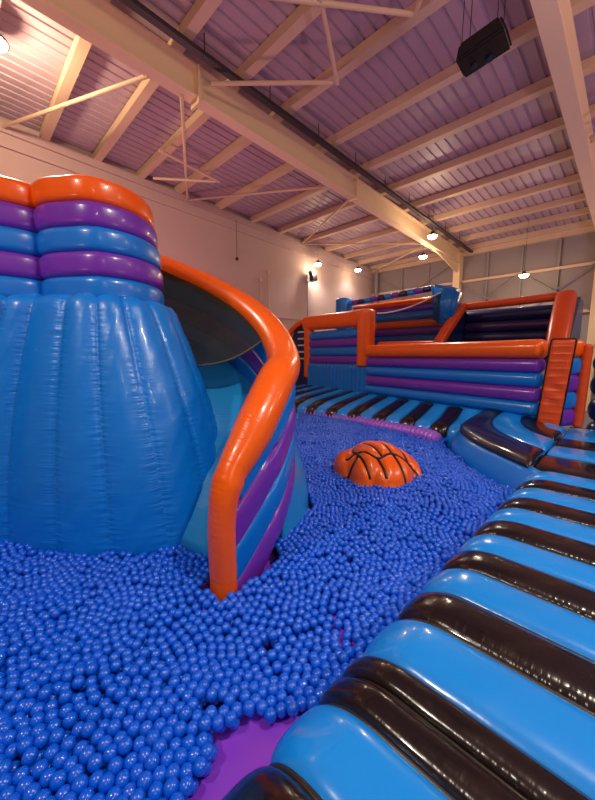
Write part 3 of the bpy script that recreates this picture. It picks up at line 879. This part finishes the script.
# ================================================================== BALLS
r = .0355
def ball_field():
    d = 2 * r * .99
    ang = .5
    rows = int(15 / (d * .866)); cols = int(15 / d)
    I, J = np.meshgrid(np.arange(rows), np.arange(cols), indexing='ij')
    x = (J + .5 * (I % 2)) * d - 7.5; y = I * d * .866 - 7.5
    ca, sa = math.cos(ang), math.sin(ang)
    P = np.stack([x * ca - y * sa + 3.8, x * sa + y * ca + 4.2], -1)
    # smooth warp bends the rows into swirls
    X, Y = P[..., 0].copy(), P[..., 1].copy()
    P[..., 0] += .10 * np.sin(Y * 2.3 + X * .7) + .05 * np.sin(Y * 5.1 - X * 3.0 + 1) + .02 * np.sin(11 * Y + 4 * X)
    P[..., 1] += .10 * np.sin(X * 1.9 - Y * .8 + 2) + .05 * np.sin(X * 4.7 + Y * 2.2) + .02 * np.sin(9 * X - 6 * Y)
    P += np.random.normal(0, .011, P.shape)
    alive = np.random.rand(rows, cols) > .045
    nb = [(0, 1), (0, -1)]
    for it in range(24):
        D = np.zeros_like(P); 
        for par in (0, 1):
            offs = [(0, 1), (0, -1), (0, 2), (0, -2), (2, 0), (-2, 0)] + ([(1, 0), (1, -1), (-1, 0), (-1, -1), (1, 1), (1, -2), (-1, 1), (-1, -2)] if par == 0 else [(1, 0), (1, 1), (-1, 0), (-1, 1), (1, -1), (1, 2), (-1, -1), (-1, 2)])
            sel = (I % 2) == par
            for (a, b) in offs:
                Q = np.roll(P, (-a, -b), (0, 1)); al = np.roll(alive, (-a, -b), (0, 1))
                v = P - Q; L = np.maximum(np.linalg.norm(v, axis=-1), 1e-6)
                ov = np.clip(2 * r - L, 0, r) * al * sel * (L < 1)
                D += (v / L[..., None]) * (ov * .32)[..., None]
        P += D
    return P[alive]
P = ball_field()
BPc = closedcr(BP, 4)
poly = [(p.x, p.y) for p in BPc]
def inpoly(X, Y, poly):
    c = np.zeros(X.shape, bool); n = len(poly)
    for i in range(n):
        x1, y1 = poly[i]; x2, y2 = poly[(i + 1) % n]
        if y1 == y2: continue
        k = ((y1 > Y) != (y2 > Y)) & (X < (x2 - x1) * (Y - y1) / (y2 - y1) + x1)
        c ^= k
    return c
def keep(P):
    X, Y = P[:, 0], P[:, 1]
    k = (X > -1.4) & (Y > 1.02) & (X < 8.1) & (Y < 8)
    k &= (Y < X + 1.6) | ((X ** 2 + Y ** 2 < 5.6 ** 2) & (Y < 5.6))
    ctr = np.mean(np.array(poly), axis=0)
    big = [(ctr[0] + (a - ctr[0]) * 1.035, ctr[1] + (b - ctr[1]) * 1.035) for a, b in poly]
    k &= ~inpoly(X, Y, big)
    dx, dy = X - CX, Y - CY; rr = np.hypot(dx, dy); th = np.degrees(np.arctan2(dy, dx))
    k &= ~((rr < 2.35) & (th > -50) & (th < 130))
    k &= ~((rr < 2.32) & (rr > 1.96) & (th > -88.5) & (th < -66)) & ~((rr < 2.0) & (th > -72) & (th < -50) & (rr > 1.7))
    k &= ~((rr < 2.54) & (rr > 2.3) & (th > -42) & (th < 130))
    # corner section and its bulging side
    cp = [(5.6, .9), (5.72, 1.14), (6.0, 1.5), (6.42, 2.0), (6.9, 2.45), (7.45, 2.85), (7.75, 3.0), (9, 3), (9, .5)]
    k &= ~inpoly(X, Y, cp)
    # basketball footprint
    u = (P - np.array([BC.x, BC.y])) @ np.array([ax.x, ax.y]); v = (P - np.array([BC.x, BC.y])) @ np.array([ay.x, ay.y]) / 1.35
    k &= ~((((u - .03) / .62) ** 2 + (v / .52) ** 2 < 1) | (((u + .55) / .24) ** 2 + (v / .28) ** 2 < 1))
    # bare mat beside the near walkway
    ed = 1.32 + .07 * np.sin(X * 9) - .5 * np.clip((X - .95), 0, 1)
    k &= ~((X < 1.3) & (Y < ed) & (X > .3)) & ~((X <= .3) & (Y < 1.36))
    k &= ~((np.abs(X - 4.9) < .11) & (Y < 1.13))
    k &= ~(np.hypot(X - .87, Y - 1.56) < .05)
    return k
P = P[keep(P)]
def level(X, Y):
    # ball surface level (centre height); shallow beside the near walkway, heaped at the far side
    matz = .315 - .2 * np.clip((Y - 1.10) / 1.0, 0, 1) 
    pit = .315 + .02 * np.sin(X * 1.7 + 1) * np.sin(Y * 1.3) + .012 * np.sin(X * 5 + Y * 3) + .07 * np.clip((X - 5.5) / 2.5, 0, 1)
    edge = matz + r + .012
    return np.maximum(pit, edge), matz
zc, mz = level(P[:, 0], P[:, 1])
zj = np.random.normal(0, .009, len(P)) + np.where(np.random.rand(len(P)) < .08, .022, 0)
Z = np.maximum(zc + zj, mz + r)
T = np.column_stack([P, Z])
# second layer seen through the gaps
U = P + np.array([r * .95, r * .6]); zu, mu_ = level(U[:, 0], U[:, 1])
ku = keep(U); Zu = zu - .055
ku &= Zu > mu_ - r * .4
Uo = np.column_stack([U, Zu])[ku]

def pix(T):
    p = R(7.6); s2 = 2 ** .5
    rr = (T[:, 0] - T[:, 1]) / s2; fw = (T[:, 0] + T[:, 1]) / s2; up = T[:, 2] - 2.35
    zz = fw * math.cos(p) - up * math.sin(p); uc = up * math.cos(p) + fw * math.sin(p)
    zz_ = np.maximum(zz, .01)
    return 297.5 + 338 * rr / zz_, 400 - 338 * uc / zz_, zz
px_, py_, pz_ = pix(T)
inview = (px_ > 4) & (px_ < 591) & (py_ > 0) & (py_ < 797) & (pz_ > .2)
order = np.argsort(np.where(inview, pz_, 1e9))
top300 = order[:300]
rest = np.ones(len(T), bool); rest[top300] = False

def unit(kind):
    bm = bmesh.new()
    if kind == 'uv': bmesh.ops.create_uvsphere(bm, u_segments=28, v_segments=18, radius=r)
    else: bmesh.ops.create_icosphere(bm, subdivisions=kind, radius=r)
    me = bpy.data.meshes.new('mesh'); bm.to_mesh(me); bm.free()
    return me
bme = unit('uv'); bme.materials.append(BALL)
bme.polygons.foreach_set('use_smooth', [True] * len(bme.polygons))
for q in top300:
    o = bpy.data.objects.new('play_ball', bme); COL.objects.link(o)
    o.location = T[q]; o.rotation_euler = (random.random() * 6, random.random() * 6, 0)
    tag(o, 'small glossy blue plastic ball lying loose among the nearest ones of the pit', 'ball', 'nearest blue play balls')
def batch(name, sets):
    V = []; F = []; off = 0
    for pts, sub in sets:
        me = unit(sub)
        nv = len(me.vertices); nf = len(me.polygons)
        co = np.empty(nv * 3); me.vertices.foreach_get('co', co); co = co.reshape(-1, 3)
        fi = np.empty(nf * 3, np.int32); me.polygons.foreach_get('vertices', fi); fi = fi.reshape(-1, 3)
        V.append((pts[:, None, :] + co[None]).reshape(-1, 3))
        F.append((fi[None] + (np.arange(len(pts)) * nv)[:, None, None] + off).reshape(-1, 3)); off += len(pts) * nv
        bpy.data.meshes.remove(me)
    V = np.concatenate(V).astype(np.float32); F = np.concatenate(F).astype(np.int32)
    me = bpy.data.meshes.new('mesh')
    me.vertices.add(len(V)); me.vertices.foreach_set('co', V.ravel())
    me.loops.add(F.size); me.loops.foreach_set('vertex_index', F.ravel())
    me.polygons.add(len(F)); me.polygons.foreach_set('loop_start', np.arange(len(F), dtype=np.int32) * 3)
    me.polygons.foreach_set('use_smooth', np.ones(len(F), bool))
    me.update(calc_edges=True)
    me.materials.append(BALL)
    o = bpy.data.objects.new(name, me); COL.objects.link(o)
    return o
TR = T[rest]; dz = np.linalg.norm(TR - np.array([0, 0, 2.35]), axis=1)
o = batch('play_balls', [(TR[dz < 4.2], 3), (TR[dz >= 4.2], 2), (Uo, 2)])
tag(o, 'sea of small glossy blue plastic balls filling the pit around the slide', 'balls', kind='stuff')
print('balls', len(T), 'under', len(Uo))
